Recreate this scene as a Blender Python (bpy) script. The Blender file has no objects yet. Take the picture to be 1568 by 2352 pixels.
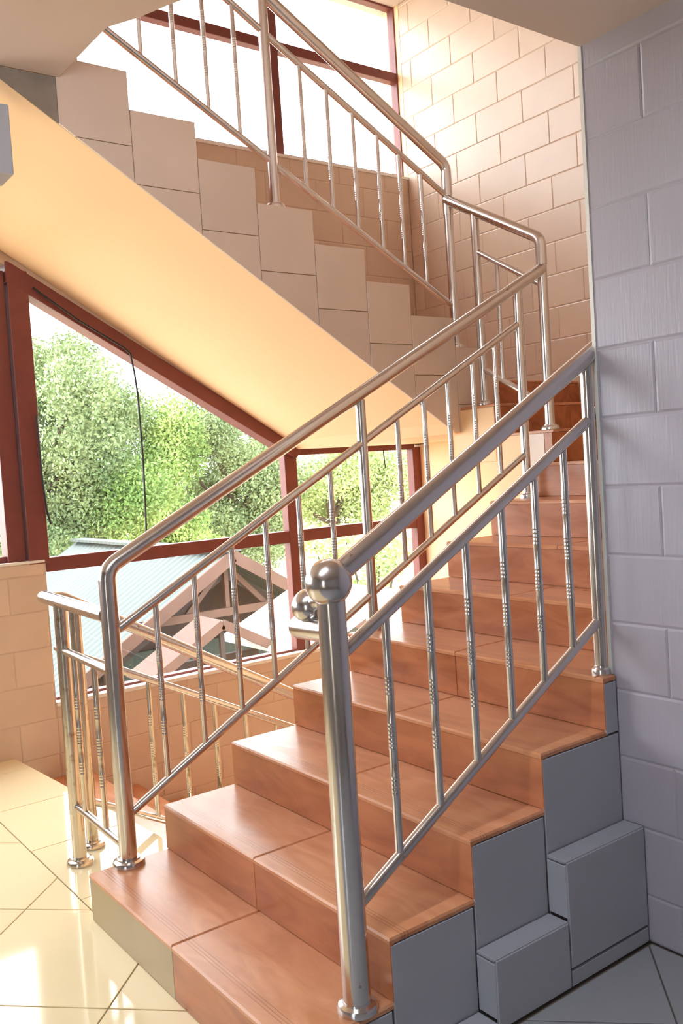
import bpy, math, random
from mathutils import Vector, Matrix
random.seed(7)
scn = bpy.context.scene
COL = scn.collection

# ------------------------------------------------------------------ camera
cam_data = bpy.data.cameras.new('camera')
cam = bpy.data.objects.new('camera', cam_data)
COL.objects.link(cam)
RIGHT = Vector((0.59326, 0.80245, -0.06447)); FWD = Vector((-0.80502, 0.59140, -0.04726))
FWD.normalize(); RIGHT = (RIGHT - FWD * RIGHT.dot(FWD)).normalized(); UP = RIGHT.cross(FWD)
cam.matrix_world = Matrix(((RIGHT.x, UP.x, -FWD.x, 2.969), (RIGHT.y, UP.y, -FWD.y, -1.0205), (RIGHT.z, UP.z, -FWD.z, 1.472), (0, 0, 0, 1)))
cam_data.sensor_fit = 'VERTICAL'; cam_data.sensor_height = 36.0
cam_data.lens = 2069.95 / 2352.0 * 36.0
cam_data.clip_start = 0.02; cam_data.clip_end = 400
scn.camera = cam

# ------------------------------------------------------------------ world, exposure
world = bpy.data.worlds.new('overcast_sky'); scn.world = world; world.use_nodes = True
wn = world.node_tree; bg = wn.nodes['Background']
bg.inputs['Color'].default_value = (0.93, 0.965, 1.0, 1); bg.inputs['Strength'].default_value = 5.6
scn.view_settings.view_transform = 'Standard'; scn.view_settings.look = 'None'
scn.view_settings.gamma = 1.0; scn.view_settings.use_curve_mapping = False
scn.view_settings.exposure = 0.75
cy = scn.cycles
cy.use_denoising = True
cy.use_adaptive_sampling = True; cy.adaptive_threshold = 0.02
cy.max_bounces = 12; cy.diffuse_bounces = 7; cy.glossy_bounces = 6; cy.transmission_bounces = 8; cy.transparent_max_bounces = 16
cy.caustics_reflective = False; cy.caustics_refractive = False
cy.sample_clamp_indirect = 8.0

# ------------------------------------------------------------------ helpers
def srgb(r, g, b):
    f = lambda c: (c / 255 / 12.92) if c / 255 <= 0.04045 else ((c / 255 + 0.055) / 1.055) ** 2.4
    return (f(r), f(g), f(b), 1.0)

def new_mat(name):
    m = bpy.data.materials.new(name); m.use_nodes = True
    nt = m.node_tree; return m, nt, nt.nodes['Principled BSDF']

def mat(name, col, rough=0.5, metal=0.0, var=0.0, scale=6.0, col2=None, bump=0.0, bscale=60.0, objvar=0.0, stretch=None, spec=None, detail=4.0):
    m, nt, b = new_mat(name)
    b.inputs['Roughness'].default_value = rough; b.inputs['Metallic'].default_value = metal
    if spec is not None: b.inputs['Specular IOR Level'].default_value = spec
    tc = nt.nodes.new('ShaderNodeTexCoord'); mp = nt.nodes.new('ShaderNodeMapping')
    nt.links.new(tc.outputs['Object'], mp.inputs['Vector'])
    oi = nt.nodes.new('ShaderNodeObjectInfo')
    cx = nt.nodes.new('ShaderNodeCombineXYZ')
    mu = nt.nodes.new('ShaderNodeMath'); mu.operation = 'MULTIPLY'; mu.inputs[1].default_value = 37.0
    nt.links.new(oi.outputs['Random'], mu.inputs[0]); nt.links.new(mu.outputs[0], cx.inputs[0]); nt.links.new(mu.outputs[0], cx.inputs[2])
    nt.links.new(cx.outputs[0], mp.inputs['Location'])
    if stretch: mp.inputs['Scale'].default_value = stretch
    cur = None
    if col2 is not None or var > 0:
        nz = nt.nodes.new('ShaderNodeTexNoise'); nz.inputs['Scale'].default_value = scale; nz.inputs['Detail'].default_value = detail
        nt.links.new(mp.outputs['Vector'], nz.inputs['Vector'])
        cr = nt.nodes.new('ShaderNodeValToRGB'); cr.color_ramp.elements[0].position = 0.35; cr.color_ramp.elements[1].position = 0.68
        c2 = col2 if col2 is not None else tuple(min(1, c * (1 - var)) for c in col[:3]) + (1,)
        cr.color_ramp.elements[0].color = c2; cr.color_ramp.elements[1].color = col
        nt.links.new(nz.outputs['Fac'], cr.inputs['Fac']); cur = cr.outputs['Color']
    if objvar > 0:
        hs = nt.nodes.new('ShaderNodeHueSaturation')
        mr = nt.nodes.new('ShaderNodeMapRange'); mr.inputs[3].default_value = 1 - objvar; mr.inputs[4].default_value = 1 + objvar
        nt.links.new(oi.outputs['Random'], mr.inputs[0]); nt.links.new(mr.outputs[0], hs.inputs['Value'])
        if cur is not None: nt.links.new(cur, hs.inputs['Color'])
        else: hs.inputs['Color'].default_value = col
        cur = hs.outputs['Color']
    if cur is not None: nt.links.new(cur, b.inputs['Base Color'])
    else: b.inputs['Base Color'].default_value = col
    if bump > 0:
        n2 = nt.nodes.new('ShaderNodeTexNoise'); n2.inputs['Scale'].default_value = bscale; n2.inputs['Detail'].default_value = 3
        nt.links.new(mp.outputs['Vector'], n2.inputs['Vector'])
        bp = nt.nodes.new('ShaderNodeBump'); bp.inputs['Strength'].default_value = bump; bp.inputs['Distance'].default_value = 0.01
        nt.links.new(n2.outputs['Fac'], bp.inputs['Height']); nt.links.new(bp.outputs['Normal'], b.inputs['Normal'])
    return m

class MB:
    def __init__(s): s.v = []; s.f = []
    def add(s, vs, fs):
        o = len(s.v); s.v += [tuple(p) for p in vs]; s.f += [tuple(i + o for i in f) for f in fs]; return s
    def box(s, x0, x1, y0, y1, z0, z1):
        return s.add([(x0,y0,z0),(x1,y0,z0),(x1,y1,z0),(x0,y1,z0),(x0,y0,z1),(x1,y0,z1),(x1,y1,z1),(x0,y1,z1)],
                     [(0,3,2,1),(4,5,6,7),(0,1,5,4),(1,2,6,5),(2,3,7,6),(3,0,4,7)])
    def tube(s, pts, r, n=20, caps=True):
        pts = [Vector(p) for p in pts]; k = len(pts); rs = r if isinstance(r, (list, tuple)) else [r] * k
        vs = []; ref = None
        for i, p in enumerate(pts):
            if i == 0: t = pts[1] - p
            elif i == k - 1: t = p - pts[-2]
            else: t = (p - pts[i-1]).normalized() + (pts[i+1] - p).normalized()
            t.normalize()
            if ref is None:
                ref = Vector((0, 0, 1)) if abs(t.z) < 0.9 else Vector((1, 0, 0))
            a = (ref - t * ref.dot(t)).normalized(); b = t.cross(a); ref = a
            for j in range(n):
                w = 2 * math.pi * j / n; vs.append(p + (a * math.cos(w) + b * math.sin(w)) * rs[i])
        fs = []
        for i in range(k - 1):
            for j in range(n):
                j2 = (j + 1) % n; fs.append((i*n+j, i*n+j2, (i+1)*n+j2, (i+1)*n+j))
        if caps: fs.append(tuple(range(n-1, -1, -1))); fs.append(tuple((k-1)*n + j for j in range(n)))
        return s.add(vs, fs)
    def lathe(s, prof, c=(0,0,0), n=24):
        vs = []; fs = []; k = len(prof)
        for r, z in prof:
            for j in range(n):
                w = 2 * math.pi * j / n; vs.append((c[0] + r * math.cos(w), c[1] + r * math.sin(w), c[2] + z))
        for i in range(k - 1):
            for j in range(n):
                j2 = (j + 1) % n; fs.append((i*n+j, i*n+j2, (i+1)*n+j2, (i+1)*n+j))
        fs.append(tuple(range(n-1, -1, -1))); fs.append(tuple((k-1)*n + j for j in range(n)))
        return s.add(vs, fs)
    def prism(s, poly, axis, a, b):
        # poly: 2-D points; axis 'X' -> poly is (y,z), 'Y' -> (x,z), 'Z' -> (x,y)
        def P(q, t):
            return (t, q[0], q[1]) if axis == 'X' else ((q[0], t, q[1]) if axis == 'Y' else (q[0], q[1], t))
        n = len(poly); vs = [P(q, a) for q in poly] + [P(q, b) for q in poly]
        fs = [tuple(range(n-1, -1, -1)), tuple(range(n, 2*n))] + [(i, (i+1) % n, n + (i+1) % n, n + i) for i in range(n)]
        return s.add(vs, fs)
    def build(s, name, m, parent=None, smooth=False, bevel=0.0, loc=None, autosm=35):
        me = bpy.data.meshes.new(name); me.from_pydata(s.v, [], s.f); me.update()
        import bmesh
        bm = bmesh.new(); bm.from_mesh(me); bmesh.ops.recalc_face_normals(bm, faces=bm.faces); bm.to_mesh(me); bm.free()
        me.materials.append(m)
        if smooth:
            for p in me.polygons: p.use_smooth = True
            me.set_sharp_from_angle(angle=math.radians(autosm))
        o = bpy.data.objects.new(name, me); COL.objects.link(o)
        if parent is not None:
            o.parent = parent
            o.location = -parent.location if loc is None else loc
        if bevel > 0:
            md = o.modifiers.new('bevel', 'BEVEL'); md.width = bevel; md.segments = 2; md.limit_method = 'ANGLE'
        return o

def empty(name, loc=(0, 0, 0)):
    o = bpy.data.objects.new(name, None); COL.objects.link(o); o.location = loc; o.empty_display_size = 0.1; return o
def tag(o, label=None, cat=None, group=None, kind=None):
    if label: o['label'] = label
    if cat: o['category'] = cat
    if group: o['group'] = group
    if kind: o['kind'] = kind
    return o

# ---- 2-D polygon tools for tiles
def clip(poly, a, b, c):
    """keep a*x+b*y<=c"""
    out = []; n = len(poly)
    for i in range(n):
        p, q = poly[i], poly[(i+1) % n]; dp = a*p[0]+b*p[1]-c; dq = a*q[0]+b*q[1]-c
        if dp <= 0: out.append(p)
        if (dp < 0 < dq) or (dq < 0 < dp):
            t = dp / (dp - dq); out.append((p[0]+t*(q[0]-p[0]), p[1]+t*(q[1]-p[1])))
    return out
def area(poly):
    return 0.5 * sum(poly[i][0]*poly[(i+1) % len(poly)][1] - poly[(i+1) % len(poly)][0]*poly[i][1] for i in range(len(poly)))
def inset(poly, d):
    if area(poly) < 0: poly = poly[::-1]
    src = list(poly); out = list(poly)
    for i in range(len(src)):
        p, q = src[i], src[(i+1) % len(src)]; ex, ey = q[0]-p[0], q[1]-p[1]; l = math.hypot(ex, ey)
        if l < 1e-6: continue
        nx, ny = ey/l, -ex/l
        out = clip(out, nx, ny, nx*p[0]+ny*p[1]-d)
        if len(out) < 3: return []
    res = []
    for p in out:
        if not res or math.hypot(p[0]-res[-1][0], p[1]-res[-1][1]) > 1e-5: res.append(p)
    if len(res) > 1 and math.hypot(res[0][0]-res[-1][0], res[0][1]-res[-1][1]) < 1e-5: res.pop()
    return res
FRAMES = {  # u, v, n axes
    '+X': (Vector((0,1,0)), Vector((0,0,1)), Vector((1,0,0))),
    '-X': (Vector((0,-1,0)), Vector((0,0,1)), Vector((-1,0,0))),
    '-Y': (Vector((1,0,0)), Vector((0,0,1)), Vector((0,-1,0))),
    '+Y': (Vector((-1,0,0)), Vector((0,0,1)), Vector((0,1,0))),
    '+Z': (Vector((1,0,0)), Vector((0,1,0)), Vector((0,0,1)))}
TCACHE = {}
def tile(name, poly, face, level, thick, m, parent, gap=0.003, bev=0.002, minarea=2e-4, proud=0.0, bd=None):
    """poly is in true (x|y|z) coordinates of that face's plane; level is the face plane, the tile's back lies thick behind it"""
    u, v, n = FRAMES[face]
    p1 = inset(poly, gap / 2)
    if len(p1) < 3 or area(p1) < minarea: return None
    p2 = inset(p1, bev)
    if len(p2) != len(p1): p2 = p1; bv = 0.0
    else: bv = bev
    cx = sum(p[0] for p in p1) / len(p1); cy_ = sum(p[1] for p in p1) / len(p1)
    bz = bv if bd is None else bd
    key = (face, thick, m.name, bv, bz, tuple((round(p[0]-cx, 4), round(p[1]-cy_, 4)) for p in p1))
    def W(p, d):
        if face in '+X-X': return Vector((d * n.x, p[0]-cx, p[1]-cy_))
        if face in '-Y+Y': return Vector((p[0]-cx, d * n.y, p[1]-cy_))
        return Vector((p[0]-cx, p[1]-cy_, d))
    me = TCACHE.get(key)
    if me is None:
        k = len(p1); vs = [W(p, -thick) for p in p1] + [W(p, -bz if bv > 0 else 0) for p in p1]; fs = [tuple(range(k-1, -1, -1))]
        fs += [(i, (i+1) % k, k+(i+1) % k, k+i) for i in range(k)]
        if bv > 0:
            vs += [W(p, 0) for p in p2]
            fs += [(k+i, k+(i+1) % k, 2*k+(i+1) % k, 2*k+i) for i in range(k)]; fs.append(tuple(range(2*k, 3*k)))
        else: fs.append(tuple(range(k, 2*k)))
        if face in ('-X', '-Y') : fs = [tuple(reversed(f)) for f in fs]
        if face in ('-Y',): fs = [tuple(reversed(f)) for f in fs]
        if face in ('+Y',): fs = [tuple(reversed(f)) for f in fs]
        me = bpy.data.meshes.new(name); me.from_pydata(vs, [], fs); me.update(); me.materials.append(m); TCACHE[key] = me
    o = bpy.data.objects.new(name, me); COL.objects.link(o); o.parent = parent
    lv = level + proud
    w = Vector((lv, cx, cy_)) if face in '+X-X' else (Vector((cx, lv, cy_)) if face in '-Y+Y' else Vector((cx, cy_, lv)))
    o.location = w - parent.location
    return o
def rect(a0, a1, b0, b1): return [(a0,b0),(a1,b0),(a1,b1),(a0,b1)]
def bond(name, face, level, thick, m, parent, u0, u1, v0, v1, pw, ph, uoff, voff, clips=(), gap=0.003, bev=0.005):
    """running bond tiles, clipped to [u0,u1]x[v0,v1] and to each half plane in clips"""
    r0 = math.floor((v0 - voff) / ph); r1 = math.ceil((v1 - voff) / ph)
    for r in range(r0, r1):
        off = uoff + (pw / 2 if r % 2 else 0)
        c0 = math.floor((u0 - off) / pw); c1 = math.ceil((u1 - off) / pw)
        for c in range(c0, c1):
            a0, a1 = max(u0, off + c*pw), min(u1, off + (c+1)*pw); b0, b1 = max(v0, voff + r*ph), min(v1, voff + (r+1)*ph)
            if a1 - a0 < 0.012 or b1 - b0 < 0.012: continue
            P = rect(a0, a1, b0, b1)
            for (a, b, cc) in clips:
                if len(P) >= 3: P = clip(P, a, b, cc)
            if len(P) >= 3 and abs(area(P)) > 4e-4:
                tile(name, P, face, level, thick, m, parent, gap, bev, bd=0.0022)

# ------------------------------------------------------------------ materials
M_BEIGE = mat('warm_lit_wall_tile', srgb(214, 190, 168), 0.32, var=0.07, scale=3.0, objvar=0.03, bump=0.05, bscale=25)  # warm stairwell light put into the wall tile's colour
M_GREY = mat('cool_lit_wall_tile', srgb(176, 171, 183), 0.35, var=0.06, scale=3.0, objvar=0.02, bump=0.12, bscale=110, stretch=(1, 1, 0.07))  # same wall tile, cool lobby light put into its colour
M_GROUT = mat('tile_grout', srgb(206, 180, 158), 0.8, var=0.1)
M_GROUTG = mat('grey_tile_grout', srgb(186, 182, 194), 0.8, var=0.1)
M_SIDE = mat('stair_side_tile', srgb(174, 176, 185), 0.25, var=0.04, scale=4, objvar=0.02)
M_STRING = mat('stringer_tile', srgb(220, 200, 184), 0.3, var=0.05, scale=3, objvar=0.03)
M_DARKJ = mat('dark_joint', srgb(80, 72, 74), 0.9)
M_SHADED = mat('shaded_stringer_tile', srgb(150, 138, 126), 0.85, var=0.25, scale=7)  # stringer tile colour darkened to stand for its shadow
M_CREAM = mat('cream_paint', srgb(247, 212, 168), 0.6, var=0.03, scale=1.5)
M_WHITE = mat('ceiling_paint', srgb(214, 200, 192), 0.7, var=0.04, scale=1.2)
M_SILL = mat('white_sill', srgb(235, 232, 226), 0.5, var=0.03)
M_FLOOR = mat('cream_floor_tile', srgb(240, 223, 182), 0.07, var=0.05, scale=1.3, objvar=0.02)
M_FLOORG = mat('right_floor_tile', srgb(158, 160, 165), 0.09, var=0.05, scale=1.3, objvar=0.02)  # right field of the floor, greyer than the front field
M_FJOINT = mat('floor_joint', srgb(110, 98, 88), 0.85)
M_FRAME = mat('brown_window_frame', srgb(122, 58, 52), 0.45, var=0.15, scale=9, bump=0.08, bscale=40)
M_CABLE = mat('black_cable', srgb(28, 26, 28), 0.5)
M_OLDRISER = mat('beige_riser_tile', srgb(176, 156, 122), 0.35, var=0.08, scale=5)

def tread_mat(name, base, dark, grooves):
    m, nt, b = new_mat(name); b.inputs['Roughness'].default_value = 0.3
    tc = nt.nodes.new('ShaderNodeTexCoord'); oi = nt.nodes.new('ShaderNodeObjectInfo')
    ad = nt.nodes.new('ShaderNodeVectorMath'); ad.operation = 'ADD'
    sc = nt.nodes.new('ShaderNodeVectorMath'); sc.operation = 'SCALE'; sc.inputs['Scale'].default_value = 23.0
    cb = nt.nodes.new('ShaderNodeCombineXYZ'); nt.links.new(oi.outputs['Random'], cb.inputs[0]); nt.links.new(oi.outputs['Random'], cb.inputs[1])
    nt.links.new(cb.outputs[0], sc.inputs[0]); nt.links.new(tc.outputs['Object'], ad.inputs[0]); nt.links.new(sc.outputs[0], ad.inputs[1])
    n1 = nt.nodes.new('ShaderNodeTexNoise'); n1.inputs['Scale'].default_value = 5.5; n1.inputs['Detail'].default_value = 7; n1.inputs['Distortion'].default_value = 1.2
    mp = nt.nodes.new('ShaderNodeMapping'); mp.inputs['Scale'].default_value = (0.6, 2.2, 2.2)
    nt.links.new(ad.outputs[0], mp.inputs['Vector']); nt.links.new(mp.outputs[0], n1.inputs['Vector'])
    cr = nt.nodes.new('ShaderNodeValToRGB'); cr.color_ramp.elements[0].position = 0.3; cr.color_ramp.elements[1].position = 0.7
    cr.color_ramp.elements[0].color = dark; cr.color_ramp.elements[1].color = base
    nt.links.new(n1.outputs['Fac'], cr.inputs['Fac']); col = cr.outputs['Color']
    if grooves:
        sp = nt.nodes.new('ShaderNodeSeparateXYZ'); nt.links.new(tc.outputs['Object'], sp.inputs[0])
        tot = None
        for g in (-0.108, -0.098, -0.088):
            c = nt.nodes.new('ShaderNodeMath'); c.operation = 'COMPARE'; c.inputs[1].default_value = g; c.inputs[2].default_value = 0.0011
            nt.links.new(sp.outputs['Y'], c.inputs[0])
            if tot is None: tot = c.outputs[0]
            else:
                a = nt.nodes.new('ShaderNodeMath'); a.operation = 'ADD'; nt.links.new(tot, a.inputs[0]); nt.links.new(c.outputs[0], a.inputs[1]); tot = a.outputs[0]
        n3 = nt.nodes.new('ShaderNodeTexNoise'); n3.inputs['Scale'].default_value = 6; nt.links.new(ad.outputs[0], n3.inputs['Vector'])
        ml = nt.nodes.new('ShaderNodeMath'); ml.operation = 'MULTIPLY'; nt.links.new(tot, ml.inputs[0]); nt.links.new(n3.outputs['Fac'], ml.inputs[1])
        mx = nt.nodes.new('ShaderNodeMix'); mx.data_type = 'RGBA'; mx.inputs[7].default_value = srgb(96, 52, 40)
        nt.links.new(ml.outputs[0], mx.inputs[0]); nt.links.new(col, mx.inputs[6]); col = mx.outputs[2]
    nt.links.new(col, b.inputs['Base Color'])
    rr = nt.nodes.new('ShaderNodeMapRange'); rr.inputs[3].default_value = 0.22; rr.inputs[4].default_value = 0.42
    nt.links.new(n1.outputs['Fac'], rr.inputs[0]); nt.links.new(rr.outputs[0], b.inputs['Roughness'])
    bp = nt.nodes.new('ShaderNodeBump'); bp.inputs['Strength'].default_value = 0.12; bp.inputs['Distance'].default_value = 0.004
    nt.links.new(n1.outputs['Fac'], bp.inputs['Height']); nt.links.new(bp.outputs['Normal'], b.inputs['Normal'])
    return m
M_TREAD = tread_mat('terracotta_tread', srgb(212, 152, 114), srgb(186, 120, 80), True)
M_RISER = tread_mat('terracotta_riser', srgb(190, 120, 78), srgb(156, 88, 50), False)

def chrome_mat(name, col, rough, rust):
    m, nt, b = new_mat(name); b.inputs['Metallic'].default_value = 1.0
    tc = nt.nodes.new('ShaderNodeTexCoord')
    nz = nt.nodes.new('ShaderNodeTexNoise'); nz.inputs['Scale'].default_value = 28; nz.inputs['Detail'].default_value = 5
    nt.links.new(tc.outputs['Object'], nz.inputs['Vector'])
    cr = nt.nodes.new('ShaderNodeValToRGB'); cr.color_ramp.elements[0].position = 0.26; cr.color_ramp.elements[1].position = 0.26 + rust
    cr.color_ramp.elements[0].color = srgb(168, 138, 108); cr.color_ramp.elements[1].color = col
    nt.links.new(nz.outputs['Fac'], cr.inputs['Fac']); nt.links.new(cr.outputs['Color'], b.inputs['Base Color'])
    b.inputs['Roughness'].default_value = rough
    return m
M_CHROME = chrome_mat('polished_steel', (0.66, 0.63, 0.62, 1), 0.2, 0.03)
M_OLDCHROME = chrome_mat('spotted_steel', (0.66, 0.60, 0.52, 1), 0.22, 0.16)

def glass_mat(name):
    m = bpy.data.materials.new(name); m.use_nodes = True; nt = m.node_tree; nt.nodes.clear()
    out = nt.nodes.new('ShaderNodeOutputMaterial'); tr = nt.nodes.new('ShaderNodeBsdfTransparent'); gl = nt.nodes.new('ShaderNodeBsdfGlossy')
    gl.inputs['Roughness'].default_value = 0.02; tr.inputs['Color'].default_value = (0.97, 0.985, 0.98, 1)
    mx = nt.nodes.new('ShaderNodeMixShader'); mx.inputs[0].default_value = 0.03
    nt.links.new(tr.outputs[0], mx.inputs[1]); nt.links.new(gl.outputs[0], mx.inputs[2])
    nt.links.new(mx.outputs[0], out.inputs['Surface']); return m
M_LOBBY = mat('lobby_wall_paint', srgb(138, 132, 132), 0.6, var=0.05)
M_GLASS = glass_mat('window_glass')

# ------------------------------------------------------------------ dimensions
H, G, W = 0.16, 0.288, 1.2692
XW = -2.09          # inner face of the window wall
YB = 3.5            # inner face of the back wall
XS = -0.55          # outer face of the upper flight
LOWZ = -2.6
YB2 = [0.309, 0.614, 0.914, 1.202, 1.508, 1.808, 2.09, 2.39, 2.69]
TOP2 = [3.168 - 0.1548 * k for k in range(8)]
soff = lambda y: 3.038 - 0.624 * (y - 0.093)

# ------------------------------------------------------------------ setting: floor
FX0, FX1, FY0 = XW, 5.0, -4.0
fl_poly = [(FX0, FY0), (FX1, FY0), (FX1, 1.32), (0.05, 1.32), (0.05, 0.485), (-0.5, 0.485), (FX0, 0.365)]
floor = tag(MB().prism(fl_poly, 'Z', -0.22, -0.006).build('floor', M_FJOINT), 'polished cream floor tiles laid diagonally around the foot of the stairs', 'floor', kind='structure')
S45 = [0.376 + 0.768 * k for k in range(-7, 1)] + [1.10, 1.825, 2.55, 3.32, 4.09]
D45 = [-0.693 + 0.79 * k for k in range(-4, 5)]
def floor_tile(P, clips, fm=M_FLOOR):
    for c in clips:
        if len(P) >= 3: P = clip(P, *c)
    if len(P) >= 3 and abs(area(P)) > 1e-3: tile('tile', P, '+Z', 0.0, 0.012, fm, floor, 0.0045, 0.0012)
left_clip = [(-1, 0, -FX0), (0, 1, 0.026), (1, 0, 1.345)]
for i in range(len(S45) - 1):
    for j in range(len(D45) - 1):
        s0, s1, d0, d1 = S45[i], S45[i+1], D45[j], D45[j+1]
        q = lambda s, d: ((s - d) / 2, (s + d) / 2)
        P = [q(s0, d0), q(s1, d0), q(s1, d1), q(s0, d1)]
        if min(p[1] for p in P) > 1.3 or max(p[1] for p in P) < -1.9 or min(p[0] for p in P) > 3.4: continue
        floor_tile(list(P), [(-1, 0, -FX0), (0, 1, 0.026), (1, 0, 1.35)])       # field in front of the stairs
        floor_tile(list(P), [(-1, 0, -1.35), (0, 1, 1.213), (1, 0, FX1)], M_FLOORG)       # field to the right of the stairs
bx = [-2.09, -1.865, -1.302, -0.741, -0.175, 0.05]
for a0, a1 in zip(bx[:-1], bx[1:]):
    floor_tile(rect(a0, a1, 0.026, 0.6), [(-0.0755, 1, 0.365 + 0.0755 * 2.09), (0, 1, 0.485)])

# ------------------------------------------------------------------ setting: window wall
wall_left = empty('wall_left', (XW, 0.6, 0.0)); tag(wall_left, 'beige tiled wall with the tall brown framed windows', 'wall', kind='structure')
WT = 0.2
m = MB()
m.prism([(-4.0, LOWZ), (YB + 0.2, LOWZ), (YB + 0.2, 0.25), (0.615, 0.25), (0.615, 1.06), (-4.0, 1.06)], 'X', XW - WT, XW - 0.0032)
m.build('lower_wall', M_GROUT, wall_left)
m = MB().prism([(-4.0, 2.72), (0.50, 2.72), (2.27, 1.66), (YB + 0.2, 1.62), (YB + 0.2, 3.57), (-4.0, 3.57)], 'X', XW - WT, XW - 0.0032)
m.build('upper_wall', M_GROUT, wall_left)
MB().box(XW - WT, XW, 3.5, YB + 0.2, 0.25, 1.62).build('right_jamb', M_CREAM, wall_left)
MB().box(XW - WT, XW, 3.5, YB + 0.2, 3.57, 4.95).build('right_jamb', M_CREAM, wall_left)
MB().box(XW - WT, XW, -4.0, YB + 0.2, 4.83, 4.95).build('head_beam', M_WHITE, wall_left)
bond('tile', '+X', XW, 0.012, M_BEIGE, wall_left, 0.617, 3.5, -1.5, 0.25, 0.41, 0.205, 0.607 - 0.205, -0.033 - 0.205 * 10)
bond('tile', '+X', XW, 0.012, M_BEIGE, wall_left, -0.6, 0.613, -0.6, 1.06, 0.41, 0.205, 0.607 - 0.205, -0.033 - 0.205 * 10)
bond('tile', '+X', XW, 0.012, M_BEIGE, wall_left, 0.6, 3.5, 1.92, 3.57, 0.41, 0.205, 0.607, -0.033 - 0.205 * 10, clips=[(-0.525, -1, -3.38)])
sl = MB().box(XW - 0.16, XW + 0.012, 0.617, 3.43, 0.238, 0.262); sl.build('sill', M_SILL, wall_left, bevel=0.003)
MB().box(XW - 0.16, XW + 0.006, -4.0, 0.613, 1.06, 1.075).build('sill', M_SILL, wall_left, bevel=0.003)
MB().box(XW - 0.16, XW + 0.008, 0.3, 3.5, 3.565, 3.585).build('sill', M_SILL, wall_left, bevel=0.003)

# ------------------------------------------------------------------ setting: back wall
wall_back = empty('wall_back', (0, YB, 0)); tag(wall_back, 'peach beige tiled wall behind the upper stair turn', 'wall', kind='structure')
MB().box(XW, W + 0.2, YB + 0.0032, YB + 0.2, LOWZ, 4.95).build('wall_body', M_GROUT, wall_back)
MB().box(XW, W + 0.2, YB, YB + 0.006, LOWZ, 1.70).build('painted_dado', M_CREAM, wall_back)
bond('tile', '-Y', YB, 0.012, M_BEIGE, wall_back, XW, 1.25, 1.70, 4.83, 0.409, 0.2, -0.965 - 0.409 * 4, 0.0)

# ------------------------------------------------------------------ setting: grey wall right of the stairs
wall_right = empty('wall_right', (1.25, 1.218, 0)); tag(wall_right, 'cool grey tiled wall ending at the right edge of the stairs', 'wall', kind='structure')
MB().box(1.252, 5.0, 1.2212, 1.4, 0, 2.70).build('wall_body', M_GROUTG, wall_right)
MB().box(1.243, 1.256, 1.216, 1.4, 0.80, 2.70).build('corner_strip', M_SILL, wall_right)
bond('tile', '-Y', 1.218, 0.012, M_GREY, wall_right, 1.257, 2.3, 0.0, 2.68, 0.41, 0.2045, 1.45 - 0.41, 0.142 - 0.2045, gap=0.003, bev=0.006)
MB().box(2.3, 5.0, 1.218, 1.23, 0, 2.68).build('plain_facing', M_GREY, wall_right)
wall_stair = tag(MB().box(1.2695, 1.42, 1.4, YB + 0.2, LOWZ, 4.95).build('wall_stairwell', M_BEIGE), 'plain beige wall closing the stairwell on its right', 'wall', kind='structure')
wall_over = tag(MB().box(1.25, 1.40, -4.0, 1.4, 2.70, 4.95).build('wall_upper', M_WHITE), 'plain wall above the lobby ceiling edge', 'wall', kind='structure')

# ------------------------------------------------------------------ setting: ceilings
tag(MB().box(1.25, 5.0, -4.0, 1.24, 2.665, 2.72).build('ceiling', M_WHITE), 'flat plaster ceiling of the lobby beside the stairwell', 'ceiling', kind='structure')
slab_poly = [(XW, -4.0), (1.25, -4.0), (1.25, 0.62), (0.5, 0.62), (0.16, 0.46), (0.03, 0.405), (-0.09, 0.335), (XS + 0.0, 0.32), (XS, 0.02), (XW, 0.02)]
tag(MB().prism(slab_poly, 'Z', 3.083, 3.323).build('ceiling_landing', M_WHITE), 'underside of the upper landing slab at the top left', 'ceiling', kind='structure')
tag(MB().box(XW, 1.25, -4.0, YB, 4.83, 4.95).build('ceiling_stairwell', M_WHITE), 'pale ceiling high above the stairwell', 'ceiling', kind='structure')
# rest of the lobby, out of the photograph
wf = empty('wall_front', (0, -4, 0)); tag(wf, 'plain lobby wall behind the viewpoint with a doorway added to let in light', 'wall', kind='structure')  # its doorway is added, unseen, to bring light into the lobby
MB().box(XW, 3.45, -4.2, -4.0, 0, 3.1).build('wall_body', M_LOBBY, wf)
MB().box(4.0, 5.0, -4.2, -4.0, 0, 3.1).build('wall_body', M_LOBBY, wf)
MB().box(3.45, 4.0, -4.2, -4.0, 2.3, 3.1).build('lintel', M_LOBBY, wf)
MB().box(XW, 1.4, -4.2, -4.0, 3.1, 4.95).build('upper_wall', M_WHITE, wf)
tag(MB().box(5.0, 5.2, -4.2, 1.4, 0, 3.0).build('wall_side', M_LOBBY), 'plain grey lobby wall to the right of the viewpoint', 'wall', kind='structure')
M_TUBE = bpy.data.materials.new('fill_tube'); M_TUBE.use_nodes = True
_b = M_TUBE.node_tree.nodes['Principled BSDF']; _b.inputs['Emission Color'].default_value = (0.82, 0.92, 1.0, 1); _b.inputs['Emission Strength'].default_value = 125.0
lamp = empty('added_fill_lamp', (1.5, -0.7, 2.665)); tag(lamp, 'added fill lamp on the lobby ceiling, out of view', 'lamp')  # lamp added out of view to light the lobby side of the stairs
MB().box(1.46, 1.54, -1.3, -0.1, 2.615, 2.6645).build('housing', M_SILL, lamp)
MB().tube([(1.5, -1.26, 2.595), (1.5, -0.14, 2.595)], 0.016, 12).build('tube', M_TUBE, lamp, True)
# lower storey
tag(MB().box(XW - 0.1, 1.3, 0.3, YB, LOWZ - 0.2, LOWZ + 0.0).build('floor_lower', M_FLOOR), 'cream floor of the storey below the stairs', 'floor', kind='structure')

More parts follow.
